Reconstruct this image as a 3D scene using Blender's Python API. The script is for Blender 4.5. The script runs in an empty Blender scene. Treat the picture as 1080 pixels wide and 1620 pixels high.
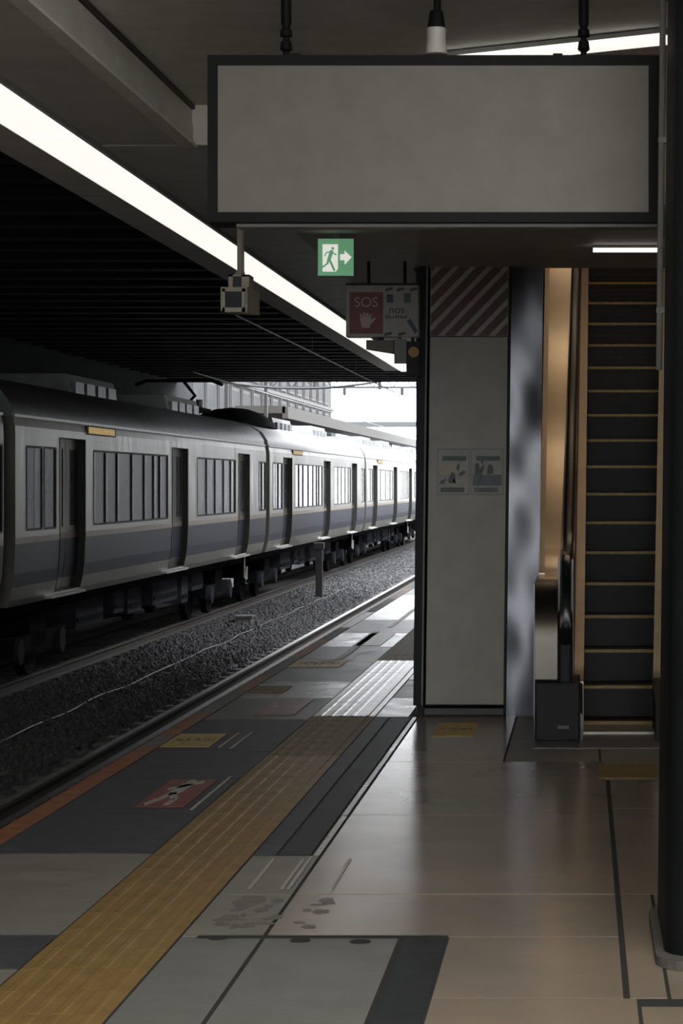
import bpy, math, random
from mathutils import Vector
random.seed(7)
S = bpy.context.scene
C = S.collection
# ------------------------------------------------------------------ camera, sky, exposure
F, VX, VY, EYE = 3530.0, 920.0, 765.0, 1.5      # focal length and vanishing point in 1080x1620 pixels, eye height
cam = bpy.data.objects.new('camera', bpy.data.cameras.new('camera')); C.objects.link(cam)
cam.location = (0, 0, EYE); cam.rotation_euler = (math.pi/2, 0, 0)
cam.data.sensor_fit = 'VERTICAL'; cam.data.sensor_height = 36; cam.data.sensor_width = 24
cam.data.lens = F/1620*36
cam.data.shift_x = -(VX-540)/1620; cam.data.shift_y = -(810-VY)/1620
cam.data.clip_end = 1000
S.camera = cam
w = bpy.data.worlds.new('world'); S.world = w; w.use_nodes = True
w.node_tree.nodes['Background'].inputs[0].default_value = (0.93, 0.96, 1.0, 1)
w.node_tree.nodes['Background'].inputs[1].default_value = 6.0          # even overcast sky
S.view_settings.view_transform = 'Standard'; S.view_settings.look = 'None'
S.view_settings.exposure = 0.45; S.view_settings.gamma = 1.0; S.view_settings.use_curve_mapping = False
LAMP, LAMP_WARM, LAMP_COOL = 0.72, (1.0, 0.94, 0.82, 1), (1.0, 0.97, 0.9, 1)

def fx(x, d): return (x-VX)*d/F
def fz(y, d): return EYE-(y-VY)*d/F

# ------------------------------------------------------------------ materials
def mat(name, col, rough=.6, metal=0.0, var=0.12, scale=6.0, bump=0.0, bscale=60.0, stretch=(1, 1, 1), rvar=0.0, spec=.5, emit=0, ecol=None, blotch=None):
    m = bpy.data.materials.new(name); m.use_nodes = True
    nt = m.node_tree; b = nt.nodes['Principled BSDF']
    b.inputs['Roughness'].default_value = rough; b.inputs['Metallic'].default_value = metal
    b.inputs['Specular IOR Level'].default_value = spec
    tc = nt.nodes.new('ShaderNodeTexCoord'); mp = nt.nodes.new('ShaderNodeMapping'); mp.inputs['Scale'].default_value = stretch
    nt.links.new(tc.outputs['Object'], mp.inputs[0])
    n = nt.nodes.new('ShaderNodeTexNoise'); n.inputs['Scale'].default_value = scale; n.inputs['Detail'].default_value = 6; n.inputs['Roughness'].default_value = .65
    nt.links.new(mp.outputs[0], n.inputs['Vector'])
    r = nt.nodes.new('ShaderNodeValToRGB')
    r.color_ramp.elements[0].position = .3; r.color_ramp.elements[1].position = .7
    lo = [c*(1-var) for c in col]; hi = [min(1, c*(1+var)) for c in col]
    if blotch: lo = list(blotch)
    r.color_ramp.elements[0].color = (*lo, 1); r.color_ramp.elements[1].color = (*hi, 1)
    nt.links.new(n.outputs[0], r.inputs[0]); nt.links.new(r.outputs[0], b.inputs['Base Color'])
    if rvar:
        mr = nt.nodes.new('ShaderNodeMapRange'); mr.inputs[3].default_value = rough-rvar; mr.inputs[4].default_value = rough+rvar
        mr.inputs[1].default_value = .3; mr.inputs[2].default_value = .7
        nt.links.new(n.outputs[0], mr.inputs[0]); nt.links.new(mr.outputs[0], b.inputs['Roughness'])
    if bump:
        n2 = nt.nodes.new('ShaderNodeTexNoise'); n2.inputs['Scale'].default_value = bscale; n2.inputs['Detail'].default_value = 4
        nt.links.new(mp.outputs[0], n2.inputs['Vector'])
        bp = nt.nodes.new('ShaderNodeBump'); bp.inputs['Strength'].default_value = bump; bp.inputs['Distance'].default_value = .02
        nt.links.new(n2.outputs[0], bp.inputs['Height']); nt.links.new(bp.outputs[0], b.inputs['Normal'])
    if emit:
        b.inputs['Emission Color'].default_value = ecol or (*col, 1); b.inputs['Emission Strength'].default_value = emit
    return m
M = {}
M['slab'] = mat('slab_warm', (.33, .27, .215), .19, var=.14, scale=1.1, rvar=.02, blotch=(.28, .245, .21), spec=.9)
M['slab_grey'] = mat('slab_grey', (.26, .25, .225), .5, var=.18, scale=5, bump=.1, bscale=30, rvar=.06)
M['slab_cover'] = mat('slab_cover', (.2, .205, .2), .5, var=.14, scale=4, bump=.08, bscale=25)
M['asphalt'] = mat('dark_paving', (.062, .066, .078), .6, var=.3, scale=8, bump=.25, bscale=70)
M['asphalt_dark'] = mat('dark_infill', (.025, .03, .036), .6, var=.3, scale=8, bump=.2, bscale=70)
M['slab_light'] = mat('pale_smooth_paving', (.36, .35, .32), .3, var=.2, scale=4, bump=.1, bscale=20, rvar=.08)  # paler and smoother than the other paving
M['slab_mid'] = mat('mid_paving', (.16, .16, .155), .42, var=.25, scale=4, bump=.1, bscale=25, rvar=.08)
M['joint'] = mat('joint_dark', (.03, .032, .033), .9, var=.2)
M['coping'] = mat('coping_concrete', (.2, .2, .19), .7, var=.25, scale=10, bump=.2)
M['orange'] = mat('orange_edge_paint', (.36, .135, .055), .6, var=.3, scale=9, bump=.1, blotch=(.22, .1, .055))
M['tactile'] = mat('tactile_yellow', (.31, .2, .068), .5, var=.2, scale=5, bump=.1, blotch=(.23, .15, .055), spec=.2)
M['tactile_olive'] = mat('tactile_olive', (.25, .19, .075), .62, var=.2, scale=5, bump=.1, spec=.2)
M['tactile_pale'] = mat('tactile_pale', (.42, .37, .28), .28, var=.2, scale=6, bump=.06)  # paler, smoother version of the tactile blocks
M['yellow'] = mat('sticker_yellow', (.6, .44, .14), .5, var=.12, scale=20)
M['ink'] = mat('sticker_ink', (.13, .1, .05), .6)
M['inkred'] = mat('sticker_red_ink', (.3, .11, .05), .6)
M['red'] = mat('sticker_red', (.25, .07, .045), .5, var=.2, scale=15)
M['redfade'] = mat('sticker_red_faded', (.26, .13, .1), .4, var=.25, scale=12)
M['white'] = mat('marking_white', (.5, .48, .45), .5, var=.15, scale=20)
M['stain'] = mat('marking_faded', (.165, .16, .147), .5, var=.25, scale=20)
M['ceil'] = mat('ceiling_board', (.58, .58, .54), .7, var=.12, scale=5, bump=.05)
M['soffit'] = mat('soffit_board', (.4, .39, .35), .6, var=.12, scale=4)
M['canopy'] = mat('canopy_soffit', (.6, .6, .57), .5, var=.12, scale=4)
M['panel'] = mat('beam_panel', (.55, .53, .48), .35, var=.15, scale=1.6)
M['fascia'] = mat('fascia_grey', (.75, .74, .7), .6, var=.1)
M['black'] = mat('black_paint', (.012, .013, .014), .5)
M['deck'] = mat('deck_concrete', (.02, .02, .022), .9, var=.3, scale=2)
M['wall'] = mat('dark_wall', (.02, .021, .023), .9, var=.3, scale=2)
M['wall_far'] = mat('wall_reflection_dim', (.04, .04, .04), .8, var=.3, scale=2)  # dark tone chosen to dim what the train reflects
M['wallgrey'] = mat('grey_wall', (.12, .12, .115), .8, var=.2, scale=2)
M['column'] = mat('column_panel', (.36, .347, .3), .5, var=.08, scale=5, bump=.03, blotch=(.32, .31, .275))
M['steel_dark'] = mat('dark_steel', (.012, .0125, .017), .5, var=.2, spec=.2)
M['pillar'] = mat('pillar_paint', (.006, .0075, .009), .55, var=.3, scale=3, spec=.25)
M['plinth'] = mat('plinth_concrete', (.12, .115, .105), .7, var=.2, scale=12, bump=.2)
M['conduit'] = mat('conduit_grey', (.17, .17, .155), .5)
M['inox'] = mat('stainless', (.065, .066, .071), .24, 1.0, var=.2, scale=1.5, rvar=.04)
M['newel'] = mat('newel_stainless', (.11, .1, .085), .36, 1.0, var=.1, scale=3)
M['deck_inox'] = mat('deck_stainless', (.62, .52, .4), .24, 1.0, var=.08, scale=3, bump=.05, bscale=6)
M['skirt'] = mat('skirt_panel', (.52, .42, .33), .34, .6, var=.1, scale=4)
M['skirt_grey'] = mat('skirt_grey_panel', (.36, .34, .29), .36, .6, var=.12, scale=4)
M['black_matt'] = mat('black_plastic', (.01, .011, .013), .6, var=.2)
M['shaft'] = mat('shaft_lining', (.5, .42, .33), .6)
M['rubber'] = mat('black_rubber', (.01, .011, .012), .25, var=.2)
M['step'] = mat('step_dark', (.016, .017, .02), .6, var=.2, scale=10)
M['stepline'] = mat('step_yellow', (.42, .29, .09), .5, var=.25, scale=30)
M['frame'] = mat('sign_frame', (.008, .0085, .009), .6, spec=.15)
M['signface'] = mat('sign_face', (.15, .141, .121), .5, var=.07, scale=7, bump=.02, blotch=(.128, .124, .113))
M['beige'] = mat('beige_enamel', (.36, .34, .26), .5, var=.1)
M['screen'] = mat('screen_dark', (.012, .016, .022), .15)
M['lens'] = mat('lamp_glass', (.5, .5, .48), .3)
M['exit_green'] = mat('exit_green', (.1, .26, .14), .4, var=.1, emit=.55, ecol=(.12, .3, .16, 1))
M['exit_white'] = mat('exit_white', (.7, .7, .66), .4, var=.05, emit=.55, ecol=(.85, .85, .78, 1))
M['sign_white'] = mat('notice_white', (.3, .295, .27), .5, var=.14, scale=20)
M['sos_red'] = mat('notice_red', (.15, .03, .022), .5, var=.2, scale=12)
M['sos_pink'] = mat('notice_pale', (.4, .34, .32), .5)
M['sos_ink'] = mat('notice_ink', (.05, .055, .06), .6)
M['sos_blue'] = mat('notice_blue', (.05, .075, .13), .6)
M['sos_green'] = mat('notice_green', (.06, .12, .1), .6)
M['olive'] = mat('olive_box', (.14, .135, .1), .6)
M['amber'] = mat('amber_disc', (.4, .2, .04), .5)
M['paper'] = mat('poster_paper', (.33, .33, .3), .5, var=.12, scale=14)
M['teal'] = mat('poster_teal', (.055, .09, .095), .5, var=.2, scale=20)
M['cream'] = mat('poster_cream', (.42, .37, .26), .5)
M['slate'] = mat('poster_slate', (.1, .115, .14), .5, var=.3, scale=25)
M['inkposter'] = mat('poster_ink', (.06, .07, .07), .5)
M['lamp'] = mat('lamp_diffuser', (.9, .9, .86), .4, var=.0, emit=LAMP, ecol=LAMP_COOL)
M['lamp_fill'] = mat('fill_tube_diffuser', (.9, .9, .86), .4, var=.0, emit=33.0, ecol=LAMP_WARM)  # strong fill for the added lamps out of view
M['lamp_dim'] = mat('tube_diffuser', (.9, .9, .86), .4, var=.0, emit=1.2, ecol=LAMP_COOL)
M['lamp_warm'] = mat('warm_diffuser', (.9, .85, .7), .4, var=.0, emit=3.2, ecol=(1, .8, .56, 1))
M['housing'] = mat('lamp_housing', (.35, .35, .33), .5)
M['train'] = mat('train_steel', (.23, .22, .19), .34, .8, var=.16, scale=2.2, bump=.22, bscale=2.5, stretch=(1, 1.6, .35), rvar=.06)
M['train_blue'] = mat('train_band', (.032, .036, .06), .45, .1, var=.18, scale=2.5, bump=.1, bscale=2, spec=.3)
M['train_beige'] = mat('train_line', (.34, .28, .21), .45, .2, var=.12, scale=3)
M['train_roof'] = mat('train_roof', (.27, .28, .28), .42, .3, var=.2, scale=3)
M['gutter'] = mat('train_gutter', (.6, .59, .56), .4, .5, var=.1)
M['jamb'] = mat('door_rubber', (.025, .024, .02), .6)
M['glass'] = mat('train_glass', (.2, .2, .23), .12, .3, var=.3, scale=1.2, stretch=(1, 2, .6))
M['glass_dark'] = mat('train_glass_dark', (.02, .025, .026), .2)
M['led'] = mat('led_panel', (.4, .25, .05), .5, var=.35, scale=9, emit=.22, ecol=(.9, .6, .18, 1))
M['ac'] = mat('ac_unit', (.34, .35, .34), .5, .2, var=.2, scale=4)
M['under'] = mat('underframe', (.012, .0125, .014), .9, var=.3, scale=4, spec=.05)
M['under_box'] = mat('underframe_box', (.045, .045, .053), .9, var=.25, scale=4, spec=.05)
M['wheel'] = mat('wheel_steel', (.02, .02, .02), .8, 0, spec=.05)
M['ballast'] = mat('ballast_stone', (.12, .117, .12), .9, var=.3, scale=14, bump=.4, bscale=30)
M['rail'] = mat('rail_steel', (.4, .39, .37), .35, .9, var=.1)
M['rail_rust'] = mat('rail_rusty', (.07, .06, .055), .7, .3, var=.2)
M['sleeper'] = mat('sleeper_concrete', (.15, .147, .14), .8, var=.25, scale=8)
M['cable'] = mat('cable_grey', (.1, .1, .105), .6)
M['wire'] = mat('wire_grey', (.07, .075, .075), .5, .3)
M['post'] = mat('post_dark', (.03, .028, .028), .6)
M['facade'] = mat('far_facade', (.055, .055, .057), .8, var=.25, scale=1.2)
M['facade_dark'] = mat('far_window', (.025, .028, .03), .7, var=.3, scale=2)
M['facade_white'] = mat('far_rail', (.1, .097, .09), .7)
M['canopy_far'] = mat('far_canopy', (.075, .07, .062), .8)

# ------------------------------------------------------------------ mesh builder
class MB:
    def __init__(s): s.v, s.f, s.m = [], [], []
    def face(s, pts, m=0):
        i = len(s.v); s.v += [tuple(p) for p in pts]; s.f.append(tuple(range(i, i+len(pts)))); s.m.append(m); return s
    def box(s, x0, x1, y0, y1, z0, z1, m=0):
        i = len(s.v)
        s.v += [(x, y, z) for z in (z0, z1) for y in (y0, y1) for x in (x0, x1)]
        for q in ((0, 2, 3, 1), (4, 5, 7, 6), (0, 1, 5, 4), (1, 3, 7, 5), (3, 2, 6, 7), (2, 0, 4, 6)):
            s.f.append(tuple(i+k for k in q)); s.m.append(m)
        return s
    def loft(s, rings, closed=True, cap=True, m=0):
        i = len(s.v); n = len(rings[0])
        for r in rings: s.v += [tuple(p) for p in r]
        for a in range(len(rings)-1):
            for k in range(n if closed else n-1):
                k2 = (k+1) % n
                s.f.append((i+a*n+k, i+a*n+k2, i+(a+1)*n+k2, i+(a+1)*n+k)); s.m.append(m)
        if cap and closed:
            s.f.append(tuple(i+k for k in reversed(range(n)))); s.m.append(m)
            e = i+(len(rings)-1)*n; s.f.append(tuple(e+k for k in range(n))); s.m.append(m)
        return s
    def plate(s, pts, y0, y1, m=0):                 # outline in the x-z plane, given thickness along y
        return s.loft([[(x, y0, z) for x, z in pts], [(x, y1, z) for x, z in pts]], m=m)
    def flat(s, pts, z0, z1, m=0):                  # outline in plan, given thickness along z
        return s.loft([[(x, y, z0) for x, y in pts], [(x, y, z1) for x, y in pts]], m=m)
    def tube(s, pts, r, n=8, m=0):
        pts = [Vector(p) for p in pts]; rs = r if isinstance(r, (list, tuple)) else [r]*len(pts); rings = []
        for k, p in enumerate(pts):
            t = (pts[min(k+1, len(pts)-1)]-pts[max(k-1, 0)]).normalized()
            u = t.cross(Vector((0, 0, 1)) if abs(t.z) < .9 else Vector((1, 0, 0))).normalized(); q = t.cross(u)
            rings.append([p+(u*math.cos(2*math.pi*a/n)+q*math.sin(2*math.pi*a/n))*rs[k] for a in range(n)])
        return s.loft(rings, m=m)
    def stroke(s, a, b, wd, y0, y1, m=0, wd2=None):  # a straight bar in the x-z plane
        wd2 = wd2 or wd; dx, dz = b[0]-a[0], b[1]-a[1]; L = math.hypot(dx, dz) or 1; nx, nz = -dz/L, dx/L
        return s.plate([(a[0]+nx*wd/2, a[1]+nz*wd/2), (a[0]-nx*wd/2, a[1]-nz*wd/2), (b[0]-nx*wd2/2, b[1]-nz*wd2/2), (b[0]+nx*wd2/2, b[1]+nz*wd2/2)], y0, y1, m)
    def disc(s, c, r, y0, y1, n=14, m=0):
        return s.plate([(c[0]+r*math.cos(2*math.pi*k/n), c[1]+r*math.sin(2*math.pi*k/n)) for k in range(n)], y0, y1, m)
    def build(s, name, mats, parent=None, bevel=0, smooth=False, lean=0, shift=None):
        if lean: s.v = [(x+lean*z, y, z) for x, y, z in s.v]
        me = bpy.data.meshes.new(name); me.from_pydata(s.v, [], s.f)
        if not isinstance(mats, (list, tuple)): mats = [mats]
        for mm in mats: me.materials.append(M[mm])
        me.polygons.foreach_set('material_index', s.m)
        import bmesh
        bm = bmesh.new(); bm.from_mesh(me); bmesh.ops.recalc_face_normals(bm, faces=bm.faces); bm.to_mesh(me); bm.free()
        if smooth:
            me.polygons.foreach_set('use_smooth', [True]*len(me.polygons))
        o = bpy.data.objects.new(name, me); C.objects.link(o)
        if parent:
            o.parent = parent; o.matrix_parent_inverse = parent_inverse(parent)
        if bevel:
            b = o.modifiers.new('edge', 'BEVEL'); b.width = bevel; b.segments = 2; b.limit_method = 'ANGLE'
        if smooth and hasattr(me, 'set_sharp_from_angle'): me.set_sharp_from_angle(angle=math.radians(40))
        return o
def parent_inverse(p):                                 # parents are never rotated here: undo their places only
    from mathutils import Matrix
    return Matrix.Translation(-p.location)
def tag(o, label=None, cat=None, group=None, kind=None):
    for k, v in (('label', label), ('category', cat), ('group', group), ('kind', kind)):
        if v: o[k] = v
    return o
def thing(name, loc, label, cat, group=None, kind=None):
    o = bpy.data.objects.new(name, None); o.empty_display_size = .1; C.objects.link(o); o.location = loc
    return tag(o, label, cat, group, kind)
def box(name, m, x0, x1, y0, y1, z0, z1, parent=None, bevel=0, lean=0):
    return MB().box(x0, x1, y0, y1, z0, z1).build(name, m, parent, bevel, lean=lean)
def text(name, body, size, loc, m, parent, depth=.002):
    cu = bpy.data.curves.new(name, 'FONT'); cu.body = body; cu.size = size; cu.extrude = depth; cu.align_x = 'CENTER'; cu.align_y = 'CENTER'
    cu.materials.append(M[m])
    f = bpy.data.objects.new(name, cu); C.objects.link(f); bpy.context.view_layer.update()
    me = bpy.data.meshes.new_from_object(f.evaluated_get(bpy.context.evaluated_depsgraph_get())); bpy.data.objects.remove(f)
    o = bpy.data.objects.new(name, me); C.objects.link(o); o.location = loc; o.rotation_euler = (math.pi/2, 0, 0)
    o.parent = parent; o.matrix_parent_inverse = parent_inverse(parent); return o
def copy_tree(o, parent=None):
    c = o.copy(); C.objects.link(c)
    if parent: c.parent = parent; c.matrix_parent_inverse = o.matrix_parent_inverse.copy()
    for ch in list(o.children): copy_tree(ch, c)
    return c
structure = 'structure'
LEAN = .012

# ------------------------------------------------------------------ floor of the platform and its pieces
EDGE = -2.52
floor = box('floor', 'joint', EDGE+.03, 3.2, -30, 120, -.3, -.0022); tag(floor, 'platform floor of slabs and yellow tactile paving', None, kind=structure)
def slab(m, x0, x1, y0, y1, name='paving_slab', g=.006, z=0.0):
    dz = random.uniform(-.0012, .0012)
    return box(name, m, x0+g, x1-g, y0+g, y1-g, -.012, z+dz, floor)
# strip A between the orange edge and the tactile strip
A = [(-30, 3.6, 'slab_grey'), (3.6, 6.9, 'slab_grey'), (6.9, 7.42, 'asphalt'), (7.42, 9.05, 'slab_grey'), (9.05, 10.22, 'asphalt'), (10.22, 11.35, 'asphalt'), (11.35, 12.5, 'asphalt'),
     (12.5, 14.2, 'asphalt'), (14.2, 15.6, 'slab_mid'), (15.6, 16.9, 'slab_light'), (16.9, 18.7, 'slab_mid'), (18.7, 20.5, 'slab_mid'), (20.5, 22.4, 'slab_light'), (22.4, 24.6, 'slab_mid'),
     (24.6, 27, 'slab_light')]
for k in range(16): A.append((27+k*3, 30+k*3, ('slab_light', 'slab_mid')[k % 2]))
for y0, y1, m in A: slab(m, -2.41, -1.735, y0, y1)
# coping blocks along the edge, orange or bare
y = -14
edges = [(-30, 6), (6, 7.5), (7.5, 9.1), (9.1, 10.6), (10.6, 11.9), (11.9, 12.75), (12.75, 13.3), (13.3, 14.6), (14.6, 16.2), (16.2, 17.6), (17.6, 19.4), (19.4, 21.5), (21.5, 23.2), (23.2, 26)] + [(26+3*k, 29+3*k) for k in range(16)]
edge_cols = ['orange']*6 + ['coping', 'orange', 'coping', 'orange', 'coping', 'orange', 'coping', 'redfade'] + ['coping', 'orange']*8
for (y0, y1), m in zip(edges, edge_cols): box('coping_block', m, EDGE, -2.413, y0+.005, y1-.005, -.14, .001, floor)
# tactile strip: dotted warning blocks with an inner line bar on the track-away side
def tactile_block():
    b = MB(); b.box(0, .298, 0, .299, -.012, 0)
    for i in range(4):                                # raised bars seen as ridges along the strip
        x = .045+.069*i; b.loft([[(x-.017, .004, 0), (x+.017, .004, 0), (x+.01, .004, .0025), (x-.01, .004, .0025)], [(x-.017, .294, 0), (x+.017, .294, 0), (x+.01, .294, .0025), (x-.01, .294, .0025)]])
    return b
def line_block():
    b = MB(); b.box(0, .1, 0, .299, -.012, 0)
    b.loft([[(.036, 0, 0), (.062, 0, 0), (.056, 0, .005), (.042, 0, .005)], [(.036, .299, 0), (.062, .299, 0), (.056, .299, .005), (.042, .299, .005)]])
    return b
tb = {}
for k in range(190):
    y0 = -1.5+.3*k
    m = 'tactile'
    if 12.1 < y0 < 14.25: m = 'tactile_olive'
    elif 14.25 <= y0 < 17.1: m = 'tactile_pale'
    elif 17.1 <= y0: m = 'tactile_olive' if int(y0/4.7) % 3 else 'tactile_pale'
    for nm, fn, x0 in (('tactile_block', tactile_block, -1.733), ('line_block', line_block, -1.434)):
        if (nm, m) not in tb:
            o = fn().build(nm, m, floor); tb[nm, m] = o
        else:
            o = tb[nm, m].copy(); C.objects.link(o)
        o.location = (x0, y0, random.uniform(-.0004, .0004))
# strip C right of the tactile strip
for y0, y1, m in ((-30, 5, 'slab_cover'), (5, 7.385, 'slab_cover'), (7.385, 8.15, 'slab_grey'), (8.15, 9.0, 'slab_grey')): slab(m, -1.33, -1.053, y0, y1)
slab('asphalt', -1.33, -1.23, 9.0, 14.35)
slab('asphalt_dark', -1.23, -1.09, 9.0, 11.6); slab('asphalt_dark', -1.23, -1.09, 11.6, 14.35)
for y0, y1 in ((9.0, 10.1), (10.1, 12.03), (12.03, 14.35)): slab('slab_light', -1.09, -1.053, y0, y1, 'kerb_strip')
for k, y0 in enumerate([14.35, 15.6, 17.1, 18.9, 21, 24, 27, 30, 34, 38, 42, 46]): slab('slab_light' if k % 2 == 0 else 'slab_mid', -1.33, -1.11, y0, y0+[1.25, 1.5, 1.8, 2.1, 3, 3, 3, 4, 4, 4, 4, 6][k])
# main slabs D and E
for y0, y1 in ((-30, -8), (-8, -4), (-4, 0), (0, 3), (3, 5.2)):
    slab('slab', -1.05, .13, y0, y1); slab('slab', .13, 1.3, y0, y1); slab('slab', 1.3, 3.2, y0, y1)
slab('slab_cover', -1.05, -.6, 5.2, 7.385); slab('asphalt_dark', -.592, -.443, 5.2, 7.385); slab('slab', -.443, .165, 5.2, 6.5); slab('slab', -.443, .127, 6.5, 7.385)
slab('slab', .165, 1.3, 5.2, 6.4); slab('slab', .135, .255, 6.5, 8.15); slab('slab', .255, 1.3, 6.5, 8.15); slab('slab', 1.3, 3.2, 5.2, 8.15)
for y0, y1 in ((7.385, 8.15), (8.15, 10.1), (10.1, 12.03)): slab('slab', -1.05, .127, y0, y1)
for y0, y1 in ((8.15, 10.3), (10.3, 11.3)): slab('slab', .135, 1.3, y0, y1); slab('slab', 1.3, 3.2, y0, y1)
slab('slab', -1.05, -.42, 12.03, 14.6); slab('slab_grey', -.42, .1, 12.03, 13.0); slab('slab_grey', -.42, 1.3, 13.0, 14.6); slab('slab_grey', .1, 1.3, 11.3, 13.0); slab('slab_grey', 1.3, 3.2, 11.3, 14.5)
for k in range(8): slab('slab_grey', 1.3, 3.2, 14.5+4*k, 18.5+4*k)
for k in range(3): slab('tactile', .085+.106*k, .188+.106*k, 11.34, 11.9, 'tactile_block.plain', .002, .004)
for x, y in ((345, 1484), (475, 1488), (570, 1490)):   # lifting slots of the access cover
    d = F*EYE/(y-VY); cx = fx(x, d)
    MB().flat([(cx+.034*math.cos(a*math.pi/6), d+.032*math.sin(a*math.pi/6)) for a in range(12)], -.002, .0025).build('lifting_slot', 'joint', floor)
box('cover_frame', 'joint', -1.27, -.443, 7.36, 7.395, -.002, .003, floor)

# ------------------------------------------------------------------ markings stuck to the platform
def P(x, y): d = F*EYE/(y-VY); return (fx(x, d), d)
def quad_on_floor(mb, x0, x1, y0, y1, z0=.0015, z1=.004, m=0): return mb.box(x0, x1, y0, y1, z0, z1, m)
def sticker(name, x0, x1, y0, y1, m, label, inkm=None, rows=0, cols=0, seed=0):
    t = thing(name, ((x0+x1)/2, (y0+y1)/2, .0), label, 'floor sticker')
    box('sheet', m, x0, x1, y0, y1, .0015, .004, t)
    if rows:
        rnd = random.Random(seed); b = MB(); w_, h_ = (x1-x0)*.84/cols, (y1-y0)*.7/rows
        for r in range(rows):
            for c in range(cols):
                ox, oy = x0+(x1-x0)*.08+c*w_, y0+(y1-y0)*.15+r*h_
                for q in range(3):                      # short pen strokes of a printed character
                    a, e = rnd.uniform(.05, .5), rnd.uniform(.55, .9)
                    if q % 2: b.box(ox+a*w_, ox+e*w_, oy+(.2+.25*q)*h_, oy+(.32+.25*q)*h_, .004, .0048)
                    else: b.box(ox+(.2+.3*q)*w_, ox+(.3+.3*q)*w_, oy+a*h_, oy+e*h_, .004, .0048)
        b.build('printed_characters', inkm, t)
    return t
sticker('floor_sticker', -2.40, -2.12, 12.68, 13.35, 'yellow', 'yellow rectangular floor sticker close to the orange platform edge', 'ink', 1, 4, 3)
t = thing('floor_sticker', (-1.95, 10.8, 0), 'red floor sticker with a white figure, beside the yellow tactile strip', 'floor sticker')
box('sheet', 'red', -2.07, -1.84, 10.33, 11.28, .0015, .004, t)
b = MB(); q = lambda u, v: (-2.07+.23*u, 10.33+.95*v)    # a running figure lying on the sheet
def limb(b, p, r, wu, wv=None):
    (a0, a1), (c0, c1) = q(*p), q(*r); dx, dy = c0-a0, (c1-a1)*.25; L = math.hypot(dx, dy); nx, ny = -dy/L*.23*wu/2, dx/L*.95*wu/2
    b.flat([(a0+nx, a1+ny), (a0-nx, a1-ny), (c0-nx, c1-ny), (c0+nx, c1+ny)], .004, .005)
b.flat([(q(.5, .9)[0]+.024*math.cos(a), q(.5, .9)[1]+.075*math.sin(a)) for a in [k*math.pi/6 for k in range(12)]], .004, .005)
limb(b, (.5, .82), (.42, .45), .26); limb(b, (.45, .75), (.78, .9), .1); limb(b, (.46, .75), (.2, .62), .1); limb(b, (.4, .48), (.62, .25), .13); limb(b, (.62, .27), (.58, .05), .12); limb(b, (.4, .48), (.28, .25), .13); limb(b, (.28, .27), (.14, .08), .12)
b.build('figure', 'white', t)
def strip_line(x0, x1, y0, y1, label, m='white'):
    return tag(box('floor_line', m, x0, x1, y0, y1, .0015, .004), label, 'floor line')
strip_line(-2.065, -2.05, 12.66, 13.4, 'thin white line left in the pair beside the yellow edge sticker')
strip_line(-1.99, -1.975, 12.6, 13.45, 'thin white line right in the pair beside the yellow edge sticker')
strip_line(-1.80, -1.785, 10.25, 11.4, 'long thin white line between red sticker and tactile strip')
strip_line(-1.235, -1.222, 8.25, 8.9, 'short pale line on grey slab next to the tactile strip')
strip_line(-1.115, -1.103, 8.25, 8.9, 'short pale line on grey slab, left of a close pair')
strip_line(-1.09, -1.078, 8.25, 8.95, 'short pale line on grey slab, right of a close pair')
strip_line(-.93, -.918, 8.2, 8.9, 'short pale line on the warm glossy slab')
sticker('floor_sticker', -.89, -.645, 13.22, 13.97, 'yellow', 'yellow floor sticker in front of the striped column', 'inkred', 1, 6, 5)
sticker('floor_sticker', -2.12, -1.86, 14.45, 15.5, 'redfade', 'faded red floor sticker beyond the dark paving', 'white', 1, 3, 8)
sticker('floor_sticker', -2.40, -2.14, 15.95, 16.5, 'tactile_olive', 'faded yellow floor sticker on pale paving near the edge', 'ink', 1, 4, 9)
sticker('floor_sticker', -2.12, -1.86, 20.6, 22.3, 'redfade', 'pale pink floor sticker far along the pale paving', None)
sticker('floor_sticker', -2.40, -1.98, 18.2, 19.0, 'yellow', 'faded yellow band sticker across the bright far paving', 'ink', 1, 4, 11)
strip_line(-2.1, -2.04, 18.9, 22.5, 'white stripe far along the platform paving')
strip_line(-2.02, -1.97, 23.2, 27.2, 'farthest white stripe on the platform paving')
t = thing('worn_stencil', (-1.15, 7.8, 0), 'worn dark grey stencil on slab before the access cover', 'floor marking')
b = MB(); rnd = random.Random(4)
for k in range(26):
    x = -1.24+rnd.random()*.36; y = 7.5+rnd.random()*.55; a = rnd.uniform(.01, .035); e = rnd.uniform(.012, .05)
    b.flat([(x-a, y), (x-a*.3, y-e), (x+a, y-e*.4), (x+a*.7, y+e*.8), (x-a*.5, y+e)], .0008, .0012+k*.00002)
tag(b.build('marks', 'stain', t), kind='stuff')
MB().flat([(-1.25, 7.98), (-1.2, 7.82), (-1.13, 8.02), (-1.15, 8.12), (-1.22, 8.12)], .0008, .0012).build('patch', 'stain', t)

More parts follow.
